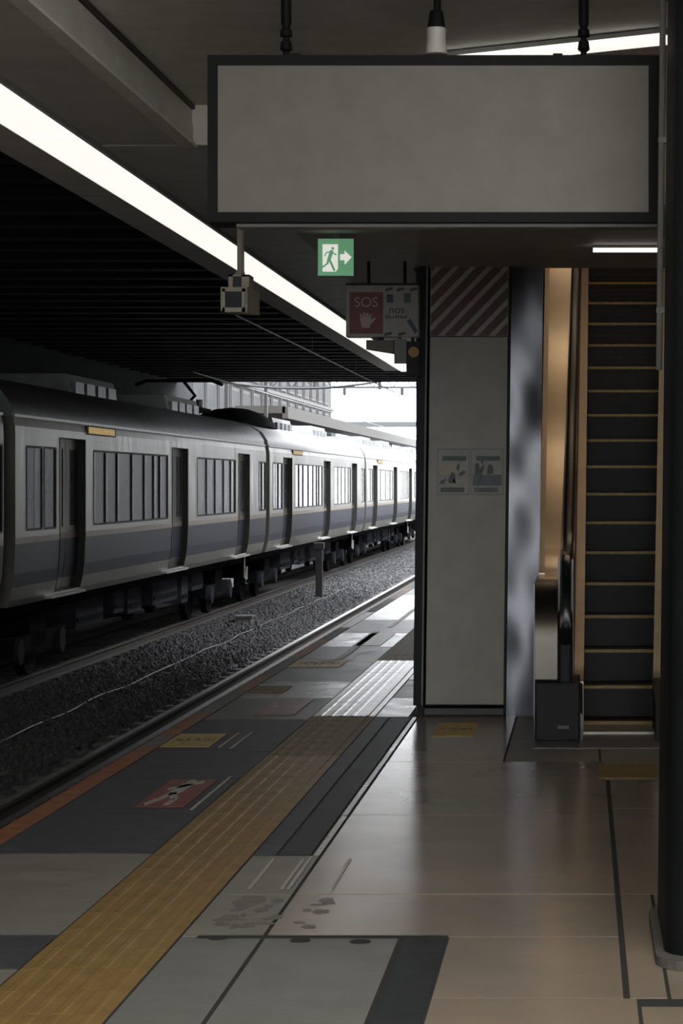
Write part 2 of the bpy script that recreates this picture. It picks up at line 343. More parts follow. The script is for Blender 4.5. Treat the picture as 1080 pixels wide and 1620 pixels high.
# ------------------------------------------------------------------ ceilings
tag(box('ceiling', 'ceil', -1.94, 3.2, -4.5, 11.2, 3.4, 3.5), 'plain grey platform ceiling board', kind=structure)
tag(MB().box(-1.985, -1.955, -4.5, 11.2, 3.2, 3.375).build('trim_1', 'panel'), 'pale beam face between two ceiling levels', kind=structure)
tag(box('trim_2', 'black', -1.965, -1.94, -4.5, 11.2, 3.378, 3.4), kind=structure)
tag(box('trim_3', 'fascia', -2.0, -1.93, -4.5, 11.2, 3.185, 3.2), kind=structure)
tag(box('ceiling.001', 'canopy', -2.69, -1.95, -4.5, 11.2, 3.2, 3.3), 'lower grey canopy soffit beside the light strip', kind=structure)
tag(box('ceiling.002', 'canopy', -2.69, -1.6, 11.23, 33, 3.2, 3.3), kind=structure)
tag(box('trim_4', 'panel', -1.955, -1.62, 11.2, 11.23, 3.2, 3.4), kind=structure)
tag(box('ceiling.003', 'soffit', -1.6, 3.2, 11.2, 14.5, 2.9, 3.5), 'dropped grey soffit over the escalator landing', kind=structure)
tag(box('ceiling.004', 'soffit', -1.6, -1.1, 14.5, 33, 2.9, 3.4), kind=structure)
tag(box('trim_5', 'fascia', -2.91, -2.69, -4.5, 33, 3.165, 4.5), 'grey canopy fascia hanging along the platform edge', kind=structure)
for x0, x1, y0, y1 in ((-2.68, 3.2, -4.5, 14.5), (-2.68, -.6, 14.5, 33), (1.32, 3.2, 14.5, 33), (-.6, 1.32, 21.9, 33)):
    tag(box('ceiling_over_platform', 'deck', x0, x1, y0, y1, 3.52, 3.7), kind=structure)

# deck over the tracks, ribbed
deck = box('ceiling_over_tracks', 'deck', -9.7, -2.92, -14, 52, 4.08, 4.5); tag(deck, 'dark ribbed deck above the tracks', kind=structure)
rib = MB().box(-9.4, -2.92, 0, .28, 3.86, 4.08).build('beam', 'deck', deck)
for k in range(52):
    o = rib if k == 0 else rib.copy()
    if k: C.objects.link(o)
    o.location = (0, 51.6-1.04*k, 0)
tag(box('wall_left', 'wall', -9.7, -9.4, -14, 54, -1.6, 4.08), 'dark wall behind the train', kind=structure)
tag(box('wall_rear_block', 'wall', -9.7, -2.9, -14.3, -14, -1.2, 4.5), kind=structure)  # unseen wall added behind to keep the track side dark
tag(box('wall_sky_block', 'wall', -3.1, -2.9, -14, -4.5, -1.2, 4.5), kind=structure)  # unseen wall added to keep rear sky light off the train
tag(box('wall_right', 'wallgrey', 3.2, 3.4, -4.5, 33, -.3, 5), kind=structure)
tag(box('wall_right.001', 'wall_far', 3.2, 3.4, 33, 130, -.3, 8.5), kind=structure)  # unseen, added tall and dark to hold sky reflections off the near train

# ------------------------------------------------------------------ lamps
t = thing('strip_light', (-2.56, 5, 3.2), 'long bright white light strip running along the canopy edge', 'lamp')
y0 = -4.3
while y0 < 32:
    box('diffuser', 'lamp', -2.685, -2.44, y0, y0+2.49, 3.165, 3.199, t); y0 += 2.5
box('housing', 'housing', -2.43, -2.41, -4.3, 32.9, 3.172, 3.199, t)
def tube_lamp(c, L, wd, ang, label, m='lamp', drop=.05, group=None):
    t = thing('tube_lamp', c, label, 'lamp', group)
    ca, sa = math.cos(ang), math.sin(ang)
    def bar(h0, h1, a, bb): return [[(c[0]+ca*u-sa*v, c[1]+sa*u+ca*v, c[2]+h) for v, h in ((-bb, h0), (bb, h0), (bb*.8, h1), (-bb*.8, h1))] for u in (-a, a)]
    MB().loft(bar(-drop*.45, 0, L/2*.99, wd*.36)).build('housing', 'housing', t)
    MB().loft(bar(-drop, -drop*.45, L/2*.98, wd*.42)).build('diffuser', m, t)
    return t
tube_lamp((-.12, 9.58, 3.396), 1.1, .15, -.5, 'bright tube lamp on the ceiling behind the big sign')
tube_lamp((.262, 13.1, 2.9), .4, .05, 0, 'short thin tube lamp on the soffit before the escalator', 'lamp_dim', .04)
for k, y in enumerate((5.2, 3.0, 0.5, -2.5)): tube_lamp((.6, y, 3.395), 1.5, .2, 0, ('added ceiling fill lamp just before the hanging sign', 'added ceiling fill lamp straight over the viewpoint', 'added ceiling fill lamp second behind the viewpoint', 'added ceiling fill lamp last before the back wall')[k], 'lamp_fill', .14, group='added ceiling fill lamps in a row')  # unseen lamps added to brighten the sign, column and floor

# ------------------------------------------------------------------ column with hazard band
D = 14.39
col = thing('column', (-.78, D+.1, 0), 'grey clad column with red hazard stripes at its top', 'column', kind=structure)
xl, xr = -1.012, -.502
box('face_panel', 'column', xl+.004, xr-.004, D, D+.14, .075, 2.447, col, .003, LEAN)
b = MB(); b.box(xl+.004, xr-.004, D, D+.14, 2.452, 2.9, 0); b.build('hazard_board', 'column', col, lean=LEAN)
b = MB(); x0, x1, z0, z1 = xl+.008, xr-.008, 2.455, 2.897; wv, pitch = .072, .125    # slanting stripes clipped to the board
def clip(poly, ax, lim, keep_less):
    out = []
    for i in range(len(poly)):
        p, n = poly[i], poly[(i+1) % len(poly)]
        ip, inn = ((p[ax] <= lim) == keep_less or p[ax] == lim), ((n[ax] <= lim) == keep_less or n[ax] == lim)
        if ip: out.append(p)
        if ip != inn:
            u = (lim-p[ax])/(n[ax]-p[ax]); out.append((p[0]+u*(n[0]-p[0]), p[1]+u*(n[1]-p[1])))
    return out
for k in range(-6, 12):
    zb = z0-.48+k*pitch*.92-.03
    poly = [(x0, zb), (x1, zb+.52), (x1, zb+.52+wv), (x0, zb+wv)]
    for ax, lim, kl in ((1, z0, False), (1, z1, True)):
        if len(poly) >= 3: poly = clip(poly, ax, lim, kl)
    if len(poly) >= 3: MB().plate(poly, D-.002, D).build('hazard_stripe', 'hazard', col, lean=LEAN) if 'hazard' in M else None
M['hazard'] = mat('hazard_red', (.085, .04, .03), .5, var=.2, scale=15)
for k in range(-6, 12):
    zb = z0-.48+k*pitch*.92-.03
    poly = [(x0, zb), (x1, zb+.52), (x1, zb+.52+wv), (x0, zb+wv)]
    for ax, lim, kl in ((1, z0, False), (1, z1, True)):
        if len(poly) >= 3: poly = clip(poly, ax, lim, kl)
    if len(poly) >= 3: MB().plate(poly, D-.002, D).build('hazard_stripe', 'hazard', col, lean=LEAN)
box('base_board', 'steel_dark', xl-.015, xr+.004, D-.012, D+.14, 0, .055, col, .003)
box('base_rail', 'wallgrey', xl-.0, xr-.004, D-.016, D-.012, .012, .05, col)
b = MB(); b.box(xl-.075, xl-.008, D-.02, D+.14, .07, 2.9); b.build('corner_steel', 'steel_dark', col, .004, lean=LEAN)
b = MB(); b.box(xl-.05, xl-.008, D+.0, D+.14, 0, .07); b.build('corner_foot', 'steel_dark', col)
box('corner_bead', 'conduit', xl-.022, xl-.012, D-.026, D-.02, .07, 2.9, col, lean=LEAN)
box('edge_joint', 'steel_dark', xr-.002, xr+.012, D-.002, D+.14, .02, 2.9, col, lean=LEAN)
tag(box('wall_enclosure', 'wallgrey', -1.08, -.36, D+.15, 40, 0, 3.5), 'escalator enclosure behind the column', kind=structure)

def poster(x0, x1, label, kind_):
    d = D-.008; z0, z1 = fz(783, D), fz(710, D); lx = LEAN*1.57
    t = thing('poster', ((x0+x1)/2+lx, d, z0), label, 'poster')
    ex = lambda u: x0+lx+(x1-x0)*u
    ez = lambda v: z0+(z1-z0)*v
    box('sheet', 'paper', ex(0), ex(1), d, d+.006, z0, z1, t)
    B = lambda n, m, u0, u1, v0, v1: box(n, m, ex(u0), ex(u1), d-.0012, d, ez(v0), ez(v1), t)
    B('heading_bar', 'teal', .16, .9, .74, .84); B('footer_bar', 'slate' if kind_ else 'teal', .1, .84, .06, .16)
    b = MB(); pl = lambda pts: b.plate([(ex(u), ez(v)) for u, v in pts], d-.0022, d-.0012)
    if kind_ == 0:
        B('cream_field', 'cream', .05, .6, .44, .7)
        pl([(.05, .25), (.15, .32), (.3, .36), (.2, .24)]); pl([(.33, .3), (.45, .5), (.56, .46), (.55, .28), (.4, .24)]); pl([(.66, .46), (.8, .52), (.9, .5), (.74, .4)])
        pl([(.6, .58), (.66, .7), (.7, .66), (.66, .5)]); pl([(.48, .26), (.52, .4), (.6, .24)])
    else:
        B('slate_field', 'slate', .06, .96, .2, .44)
        pl([(.12, .44), (.14, .68), (.24, .7), (.28, .56), (.38, .66), (.42, .6), (.34, .44)]); pl([(.5, .44), (.52, .62), (.6, .68), (.7, .6), (.68, .46)]); pl([(.3, .7), (.35, .76), (.4, .72), (.36, .66)])
        pl([(.2, .24), (.3, .44), (.36, .42), (.24, .22)])
    b.build('figures', 'inkposter', t)
    b = MB(); e = .012
    for q in ((0, e, 0, 1), (1-e, 1, 0, 1), (e, 1-e, 0, e), (e, 1-e, 1-e, 1)): b.box(ex(q[0]), ex(q[1]), d-.0015, d, ez(q[2]), ez(q[3]))
    b.build('border', 'slate', t)
poster(fx(687, D), fx(737.5, D), 'pale poster with cream patch, left of the pair on the column', 0)
poster(fx(740, D), fx(791, D), 'darker slate poster, right of the pair on the column', 1)

# ------------------------------------------------------------------ escalator
E0, Z0, RUN, RISE = 14.0, .23, .346, .2
esc = thing('escalator', (.2, 13.4, 0), 'narrow rising escalator with black steps edged in yellow', 'escalator')
def sl(d): return .008+.047*max(0, (d-13.4))/5.6         # left and right edges of the steps (the flight flares slightly)
def sr(d): return .43+.25*max(0, (d-13.6))/5.6
for n in range(-1, 21):
    d, z = (E0+RUN*n, Z0+RISE*n) if n >= 0 else (13.72, .035)
    d2, zb = (d+RUN+.02, max(-.1, z-RISE-.02))
    a, c = sl(d), sr(d)
    b = MB(); b.box(a, c, d, d2, z-.03, z)
    rr = 10
    for k in range(rr+1):                                 # curved ribbed riser
        u0 = zb+(z-.03-zb)*k/(rr+1); u1 = zb+(z-.03-zb)*(k+1)/(rr+1); yy = d+.012+.03*(1-(k/(rr+1)))**2*1.5
        b.box(a, c, yy+(.004 if k % 2 else 0), d2-.001, u0, u1)
    st = b.build('step', 'step', esc)
    b = MB(); b.box(a+.002, c-.002, d-.003, d+.03, z-.016, z+.003); b.build('yellow_edge', 'stepline', st)
box('comb_plate', 'skirt_grey', sl(13.4), sr(13.4), 13.3, 13.7, -.005, .02, esc)
box('landing_plate', 'slab_mid', -.28, .56, 12.62, 13.3, -.01, .006, esc)
def incline(H, d0=13.2, top=20.4, flat_z=None):           # side profile following the steps at height H, level at the foot
    pts = []; zf = flat_z if flat_z is not None else Z0+H-.02
    d = d0
    dk = E0+(zf-(Z0+H))/RISE*RUN
    r = .55
    pts.append((d0, zf))
    for k in range(9):                                    # easing curve between level and slope
        u = k/8; dd = dk-r*.5+r*u; pts.append((dd, zf+.5*(RISE/RUN)*r*u*u))
    e = pts[-1]; pts.append((top, e[1]+(top-e[0])*RISE/RUN))
    return pts
def ribbon(name, m, prof, xa, xb, th, parent=esc, smooth=True):
    b = MB(); rings = []
    for d, z in prof: rings.append([(xa(d), d, z), (xb(d), d, z), (xb(d), d, z-th), (xa(d), d, z-th)])
    return b.loft(rings).build(name, m, parent, smooth=smooth)
dl = lambda d: -.262-.034*(d-13.2)/5
dr = lambda d: -.145+.068*(d-13.2)/5
up = incline(.72, 13.32)
def newel_profile(zt, zb, dfront, r):                     # level top rolls over into an upright rounded front
    pts = []
    for k in range(9):
        a = math.pi/2*k/8; pts.append((dfront+r-r*math.sin(a), zt-r+r*math.cos(a)))
    return pts
zt = up[0][1]
# outer deck: sloping stainless sheet that rolls over at the newel
nw = newel_profile(zt, .3, 12.98, .34)
prof_top = list(reversed(nw)) + up[1:]
ribbon('outer_deck', 'deck_inox', up, dl, dr, .05)
b = MB(); rings = []
for d, z in [(12.985, .36)] + list(reversed(nw)):
    rings.append([(-.272, d, z), (-.142, d, z), (-.142, d+.05, z-.002), (-.272, d+.05, z-.002)])
b.loft(rings).build('newel_sheet', 'newel', esc, smooth=True)
b = MB(); b.box(-.27, -.144, 13.05, 13.6, .32, zt-.34); b.box(-.27, -.144, 13.3, 13.6, .32, zt-.05); b.build('newel_core', 'steel_dark', esc)
box('newel_foot', 'black_matt', -.272, -.01, 12.96, 13.5, 0, .345, esc, .012)
box('foot_badge', 'conduit', -.14, -.075, 12.955, 12.96, .075, .095, esc)
for x0 in (0,): ribbon('deck_edge_strip', 'skirt', [(d, z+.006) for d, z in up[3:]], lambda d: dl(d)-.0, lambda d: dl(d)+.035, .02)
# handrail and inner panel, dark
hr = incline(.86, 13.25)
hn = newel_profile(hr[0][1], .3, 12.94, .4)
rail_path = [(13.3, .42), (13.05, .5)] + list(reversed(hn)) + hr[1:]
b = MB(); rings = []
for d, z in rail_path:
    cx = (dr(d)+.012+sl(d)-.062)/2; hw = .032
    rings.append([(cx+hw*math.cos(a), d, z+.0+.02*math.sin(a)) for a in [k*math.pi/4 for k in range(8)]])
b.loft(rings).build('handrail', 'rubber', esc, smooth=True)
b = MB(); rings = []
for d, z in hr: rings.append([(dr(d)+.002, d, z-.02), (sl(d)-.058, d, z-.02), (sl(d)-.058, d, z-.9), (dr(d)+.002, d, z-.9)])
b.loft(rings).build('inner_panel', 'rubber', esc)
b = MB(); b.box(-.14, -.055, 13.0, 13.35, .3, .75); b.build('newel_inner', 'black_matt', esc, .02)
# skirts beside the steps
sk = incline(.1, 13.55, 20.4, .3)
ribbon('skirt', 'skirt', sk, lambda d: sl(d)-.062, lambda d: sl(d), .5)
b = MB(); b.loft([[(-.052, 13.0, 0), (.006, 13.0, 0), (.006, 13.0, .15), (-.052, 13.0, .2)], [(-.052, 13.6, 0), (.006, 13.6, 0), (.006, 13.6, .3), (-.052, 13.6, .32)]]).build('skirt_foot', 'rubber', esc)
ribbon('skirt', 'skirt_grey', sk, lambda d: sr(d), lambda d: sr(d)+.066+.034*(d-13.5)/6, .5)
b = MB(); b.loft([[(.43, 13.0, 0), (.53, 13.0, 0), (.53, 13.0, .2), (.43, 13.0, .2)], [(.43, 13.56, 0), (.53, 13.56, 0), (.53, 13.56, .32), (.43, 13.56, .32)]]).build('skirt_foot', 'black_matt', esc)
ribbon('right_deck', 'rubber', incline(.72, 13.3), lambda d: sr(d)+.1, lambda d: sr(d)+.3, 1.0)
box('right_newel_foot', 'black_matt', .53, .78, 13.0, 13.6, 0, .9, esc, .02)
b = MB(); nu, nv = 10, 60; rings = []
for j in range(nv+1):                                     # thin sheet with the slight bulges of hand-hung cladding
    z = 2.9*j/nv; rings.append([(xr+.014+(.203*i/nu), D-.004*math.sin(2.1*z+.4+2*i/nu)-.0035*math.sin(5.3*z+1.2-3*i/nu)-.0015*math.sin(11*z+4*i/nu), z) for i in range(nu+1)]+[(-.285, D+.1, z), (xr+.014, D+.1, z)])
b.loft(rings).build('cladding_panel', 'inox', esc, smooth=True, lean=.0125)
b = MB(); b.box(-.287, -.28, 13.3, D+.1, 0, .9); b.build('side_cladding', 'inox', esc)
# shaft around the escalator
tag(MB().loft([[(-.36, 14.5, 2.9), (1.25, 14.5, 2.9), (1.25, 14.5, 3.1), (-.36, 14.5, 3.1)], [(-.36, 21.5, 6.4), (1.25, 21.5, 6.4), (1.25, 21.5, 6.6), (-.36, 21.5, 6.6)]]).build('ceiling_shaft', 'shaft'), kind=structure)
tag(box('wall_shaft', 'shaft', 1.1, 1.3, 13.9, 21.6, 0, 6.6), kind=structure)
tag(box('wall_shaft.001', 'shaft', -.55, -.36, 14.55, 21.6, 2.5, 6.6), kind=structure)
tag(box('wall_shaft.002', 'shaft', -.55, 1.3, 21.6, 21.8, 0, 6.6), kind=structure)
for d, wd_ in ((15.1, 'lowest'), (16.6, 'second'), (18.1, 'third'), (19.6, 'topmost')):
    zc = 2.9+.5*(d-14.5); t = thing('shaft_lamp', (.2, d, zc), 'warm bare tube lamp, %s of four up the escalator shaft' % wd_, 'lamp', 'warm lamps in the escalator shaft')
    MB().tube([(-.3, d, zc-.1), (.9, d, zc-.1)], .035, 8).build('tube', 'lamp_warm', t)
    for x in (-.25, .85): MB().tube([(x, d, zc-.1), (x, d, zc-.008)], .012, 6).build('stem', 'housing', t)

# ------------------------------------------------------------------ near pillar at the right
PX, PY = .259, 6.93
def rrect(x0, x1, y0, y1, r, n=6):
    pts = []
    for cx, cy, a0 in ((x1-r, y1-r, 0), (x0+r, y1-r, 90), (x0+r, y0+r, 180), (x1-r, y0+r, 270)):
        for k in range(n+1):
            a = math.radians(a0+90*k/n); pts.append((cx+r*math.cos(a), cy+r*math.sin(a)))
    return pts
pil = MB().flat(rrect(PX, .85, PY, 7.75, .1), .03, 3.4).build('pillar', 'pillar', smooth=True, lean=LEAN); tag(pil, 'dark round-cornered pillar at the picture edge', kind=structure)
MB().flat(rrect(PX-.028, .88, PY-.08, 7.8, .12), 0, .03).build('plinth', 'plinth', pil)
t = thing('conduit', (.27, 7.82, 3.4), 'grey vertical conduit running down behind the dark pillar', 'conduit')
MB().tube([(.272, 7.86, 1.9), (.272+.016, 7.86, 3.4)], .011, 8).build('pipe', 'conduit', t, smooth=True)
MB().tube([(.297, 7.86, 1.9), (.297+.016, 7.86, 3.4)], .008, 8).build('pipe', 'conduit', t, smooth=True)
for z in (2.1, 2.7, 3.2): box('clip', 'conduit', .26+LEAN*(z-1.9), .315+LEAN*(z-1.9), 7.85, 7.875, z, z+.02, t)

# ------------------------------------------------------------------ large hanging sign
d = 8.4; sx0, sx1, sz0, sz1 = fx(328, d), fx(1045, d), fz(351, d), fz(87, d)
sg = thing('hanging_sign', ((sx0+sx1)/2, d, sz0), 'large blank hanging sign board in a black frame', 'sign')
fr = .037
b = MB()
b.box(sx0, sx1, d, d+.2, sz1-fr, sz1); b.box(sx0, sx1, d, d+.2, sz0, sz0+fr); b.box(sx0, sx0+fr, d, d+.2, sz0+fr, sz1-fr); b.box(sx1-fr*1.25, sx1, d, d+.2, sz0+fr, sz1-fr)
b.build('frame', 'frame', sg)
box('face', 'signface', sx0+fr, sx1-fr*1.25, d+.012, d+.19, sz0+fr, sz1-fr, sg)
box('lower_rail', 'conduit', sx0+.1, sx1-.0, d+.06, d+.16, sz0-.012, sz0, sg)
for x in (447, 690, 923):
    X = fx(x, d); zc = 3.4
    if x == 690: prof = [(sz1, .012), (sz1+.12, .012), (zc, .012)]
    else: prof = [(sz1-.005, .012), (sz1+.03, .012), (sz1+.04, .024), (sz1+.07, .02), (sz1+.075, .012), (sz1+.085, .012), (sz1+.09, .024), (sz1+.115, .022), (sz1+.12, .014), (sz1+.14, .02), (zc-.02, .02), (zc-.02, .04), (zc, .04)]
    MB().tube([(X, d+.1, z) for z, r in prof], [r for z, r in prof], 10).build('hanger_rod', 'frame', sg, smooth=True)
for x in (462, 880): box('bracket', 'frame', fx(x, d)-.014, fx(x, d)+.022, d+.06, d+.14, sz1, sz1+.018, sg)
# small downlight on the middle rod
X = fx(690, d)
dlg = thing('downlight', (X, d-.02, sz1), 'small pale spotlight on the middle rod above the sign', 'lamp')
MB().tube([(X, d+.02, 3.4), (X, d+.02, sz1+.12)], .012, 8).build('stem', 'frame', dlg)
MB().tube([(X, d+.0, sz1+.165), (X, d+.0, sz1+.12), (X, d, sz1+.1)], [.025, .032, .036], 12).build('cap', 'frame', dlg, smooth=True)
MB().tube([(X, d+.0, sz1+.1), (X, d+.0, sz1+.06), (X, d, sz1+.003)], [.038, .036, .042], 12).build('shade', 'lens', dlg, smooth=True)

# ------------------------------------------------------------------ hanging monitor
d = 10.5
mo = thing('hanging_monitor', (fx(375, d), d, fz(495, d)), 'small boxy beige monitor hanging from a pole under the canopy', 'monitor')
xm = fx(375.5, d)
MB().tube([(xm, d+.1, 3.4), (xm, d+.1, fz(425, d)), (xm-.005, d+.1, fz(436, d))], [.017, .017, .032], 10).build('pole', 'beige', mo, smooth=True)
b = MB(); b.box(fx(359, d), fx(366, d), d+.04, d+.18, fz(453, d), fz(433, d)); b.box(fx(380, d), fx(392, d), d+.04, d+.18, fz(453, d), fz(433, d)); b.box(fx(359, d), fx(392, d), d+.04, d+.18, fz(436, d), fz(433, d)); b.build('bracket', 'beige', mo)
box('bracket_core', 'screen', fx(366, d), fx(380, d), d+.06, d+.16, fz(453, d), fz(436, d), mo)
b = MB(); b.loft([[(fx(349, d), d, fz(492, d)), (fx(391, d), d, fz(495, d)), (fx(391, d), d, fz(454, d)), (fx(349, d), d, fz(454, d))], [(fx(352, d), d+.2, fz(492, d)), (fx(401, d), d+.2, fz(494, d)), (fx(401, d), d+.2, fz(455, d)), (fx(352, d), d+.2, fz(455, d))]]).build('case', 'beige', mo)
b = MB(); x0, x1, z0, z1 = fx(352, d), fx(388, d), fz(494, d), fz(457, d); e = .014
for q in ((x0, x1, z1-e, z1), (x0, x1, z0, z0+e*1.5), (x0, x0+e, z0, z1), (x1-e, x1, z0, z1)): b.box(q[0], q[1], d-.02, d+.002, q[2], q[3])
b.build('bezel', 'beige', mo)
box('screen', 'screen', x0+e, x1-e, d-.004, d-.001, z0+e*1.5, z1-e, mo)

# ------------------------------------------------------------------ exit sign
d = 12.5; x0, x1, z0, z1 = fx(502, d), fx(560, d), fz(437, d), fz(377, d); W, H = x1-x0, z1-z0
ex = thing('exit_sign', ((x0+x1)/2, d, z0), 'lit green emergency exit sign with running figure and arrow', 'sign')
box('case', 'conduit', x0, x1, d, d+.05, z0, z1, ex); box('hanger', 'conduit', x0+W*.4, x0+W*.6, d+.01, d+.04, z1, 2.9, ex)
box('green_face', 'exit_green', x0+.003, x1-.003, d-.003, d, z0+.003, z1-.003, ex)
u = lambda a: x0+W*a; v = lambda a: z0+H*a
MB().plate([(u(.14), v(.12)), (u(.5), v(.12)), (u(.56), v(.2)), (u(.56), v(.84)), (u(.14), v(.84))], d-.005, d-.003).build('white_doorway', 'exit_white', ex)
MB().plate([(u(.62), v(.42)), (u(.74), v(.42)), (u(.74), v(.3)), (u(.93), v(.5)), (u(.74), v(.68)), (u(.74), v(.58)), (u(.62), v(.58))], d-.005, d-.003).build('arrow', 'exit_white', ex)
b = MB(); g = lambda p: (u(p[0]), v(p[1])); Y0, Y1 = d-.007, d-.005
b.disc(g((.42, .73)), W*.04, Y0, Y1); b.stroke(g((.40, .68)), g((.31, .42)), W*.1, Y0, Y1); b.stroke(g((.33, .44)), g((.47, .14)), W*.06, Y0, Y1); b.stroke(g((.31, .46)), g((.27, .32)), W*.06, Y0, Y1); b.stroke(g((.27, .33)), g((.12, .22)), W*.045, Y0, Y1)
b.stroke(g((.38, .64)), g((.24, .62)), W*.035, Y0, Y1); b.stroke(g((.24, .62)), g((.2, .52)), W*.03, Y0, Y1); b.stroke(g((.4, .62)), g((.52, .56)), W*.035, Y0, Y1)
b.build('running_figure', 'exit_green', ex)

# ------------------------------------------------------------------ SOS box sign beside the column
d = 14.0; x0, x1, z0, z1 = fx(547, d), fx(662, d), fz(533, d), fz(451, d); W, H = x1-x0, z1-z0; u = lambda a: x0+W*a; v = lambda a: z0+H*a
so = thing('emergency_sign', ((x0+x1)/2, d, z0), 'grey box sign reading SOS on red beside the column', 'sign')
box('case', 'sign_white', x0, x1, d, d+.12, z0, z1, so, .004); box('top_rail', 'steel_dark', x0, x1, d-.004, d+.12, z1, z1+.012, so)
for a in (.3, .8): MB().tube([(u(a), d+.06, z1), (u(a), d+.06, 2.9)], .01, 8).build('hanger_rod', 'steel_dark', so)
box('red_panel', 'sos_red', u(.05), u(.51), d-.003, d, v(.06), v(.86), so)
text('letters', 'SOS', .088, (u(.28), d-.005, v(.66)), 'sos_pink', so)
b = MB(); hx, hz = u(.275), v(.3); s_ = W*.2
b.plate([(hx-s_*.42, hz+s_*.1), (hx-s_*.25, hz-s_*.45), (hx+s_*.25, hz-s_*.45), (hx+s_*.4, hz+s_*.1), (hx+s_*.3, hz+s_*.3), (hx-s_*.3, hz+s_*.3)], d-.006, d-.003)
for a, L in ((-.28, .5), (-.09, .68), (.1, .62), (.27, .48)): b.stroke((hx+s_*a, hz+s_*.25), (hx+s_*a*1.25, hz+s_*(.22+L*.55)), s_*.16, d-.006, d-.003)
b.stroke((hx+s_*.33, hz-s_*.1), (hx+s_*.62, hz+s_*.22), s_*.16, d-.006, d-.003)
b.build('hand_symbol', 'sos_pink', so)
box('blue_mark', 'sos_blue', u(.56), u(.65), d-.002, d, v(.66), v(.82), so); box('green_mark', 'sos_green', u(.8), u(.89), d-.002, d, v(.66), v(.84), so)
text('letters', 'nos', .07, (u(.7), d-.002, v(.52)), 'sos_ink', so)
b = MB(); rnd = random.Random(2)
for zz, xs in ((.9, (.54, .7, .88)), (.04, (.53, .72))):
    for xx in xs: b.stroke((u(xx), v(zz)), (u(xx+.1), v(zz+.04)), H*.05, d-.002, d)
for k in range(9): b.box(u(.545+.034*k), u(.565+.034*k), d-.002, d, v(.36), v(.36+rnd.uniform(.03, .07)))
tag(b.build('small_print', 'sos_ink', so), kind='stuff')
MB().plate([(u(.84), v(.3)), (u(.88), v(.36)), (u(.99), v(.12)), (u(.95), v(.06))], d-.002, d).build('slanted_mark', 'sos_blue', so)
t = thing('speaker_box', (fx(600, 14.2), 14.2, fz(559, 14.2)), 'small olive loudspeaker box under the SOS sign', 'speaker')
d = 14.05
MB().loft([[(fx(579, d), d, fz(553, d)), (fx(622, d), d, fz(559, d)), (fx(622, d), d, fz(538, d)), (fx(579, d), d, fz(538, d))], [(fx(584, d), d+.1, fz(553, d)), (fx(622, d), d+.1, fz(559, d)), (fx(622, d), d+.1, fz(538, d)), (fx(584, d), d+.1, fz(538, d))]]).build('case', 'olive', t)
box('mount', 'steel_dark', fx(596, d), fx(606, d), d+.03, d+.07, fz(538, d), z0, t)
t = thing('hanging_notice', (fx(632, d), d, fz(570, d)), 'plain pale notice plate under the SOS sign', 'notice')
box('plate', 'conduit', fx(623, d), fx(642, d), d+.02, d+.03, fz(575, d), fz(536, d), t); box('hook', 'steel_dark', fx(630, d), fx(634, d), d+.02, d+.03, fz(536, d), z0, t)
t = thing('round_mark_sign', (fx(650, d), d, fz(594, d)), 'small dark sign with an amber disc against the column', 'sign')
box('plate', 'steel_dark', fx(642.5, d), fx(662, d), d+.0, d+.02, fz(594, d), fz(540, d), t); MB().disc((fx(654, d), fz(557, d)), .034, d-.003, d).build('disc', 'amber', t)
box('hook', 'steel_dark', fx(650, d), fx(655, d), d, d+.02, fz(540, d), z0, t)

# ------------------------------------------------------------------ train
TX = -7.66
prof = [(.13, 1.335), (.2, 1.36), (.35, 1.395), (.5, 1.415), (.83, 1.43), (.90, 1.43), (.98, 1.43), (1.92, 1.43), (2.05, 1.43), (2.14, 1.425), (2.25, 1.40)]
def xo(z):
    for (a, p), (b_, q_) in zip(prof, prof[1:]):
        if z <= b_: return p+(q_-p)*(z-a)/(b_-a)
    return prof[-1][1]
DOORS = [(2.1, 3.45), (9.4, 10.75), (15.95, 17.3)]
WINS = [(.5, [.5, 1.22]), (1.32, [1.32, 1.9]), (3.95, [3.95, 4.66, 5.4, 6.37, 7.25, 7.95, 8.42, 9.05]), (11.64, [11.64, 12.54, 13.4, 14.3, 15.1, 15.62]), (18.55, [18.55, 18.95, 19.45])]
DARK = {(.5, 0): .45, (3.95, 5): 1, (11.64, 4): 1, (18.55, 1): 1}
L = 19.5
def cells(mb, s0, s1, z0, z1, inset=0, side=1, m=0):
    mb.face([(TX+side*(xo(z0)-inset), s0, z0), (TX+side*(xo(z0)-inset), s1, z0), (TX+side*(xo(z1)-inset), s1, z1), (TX+side*(xo(z1)-inset), s0, z1)], m)
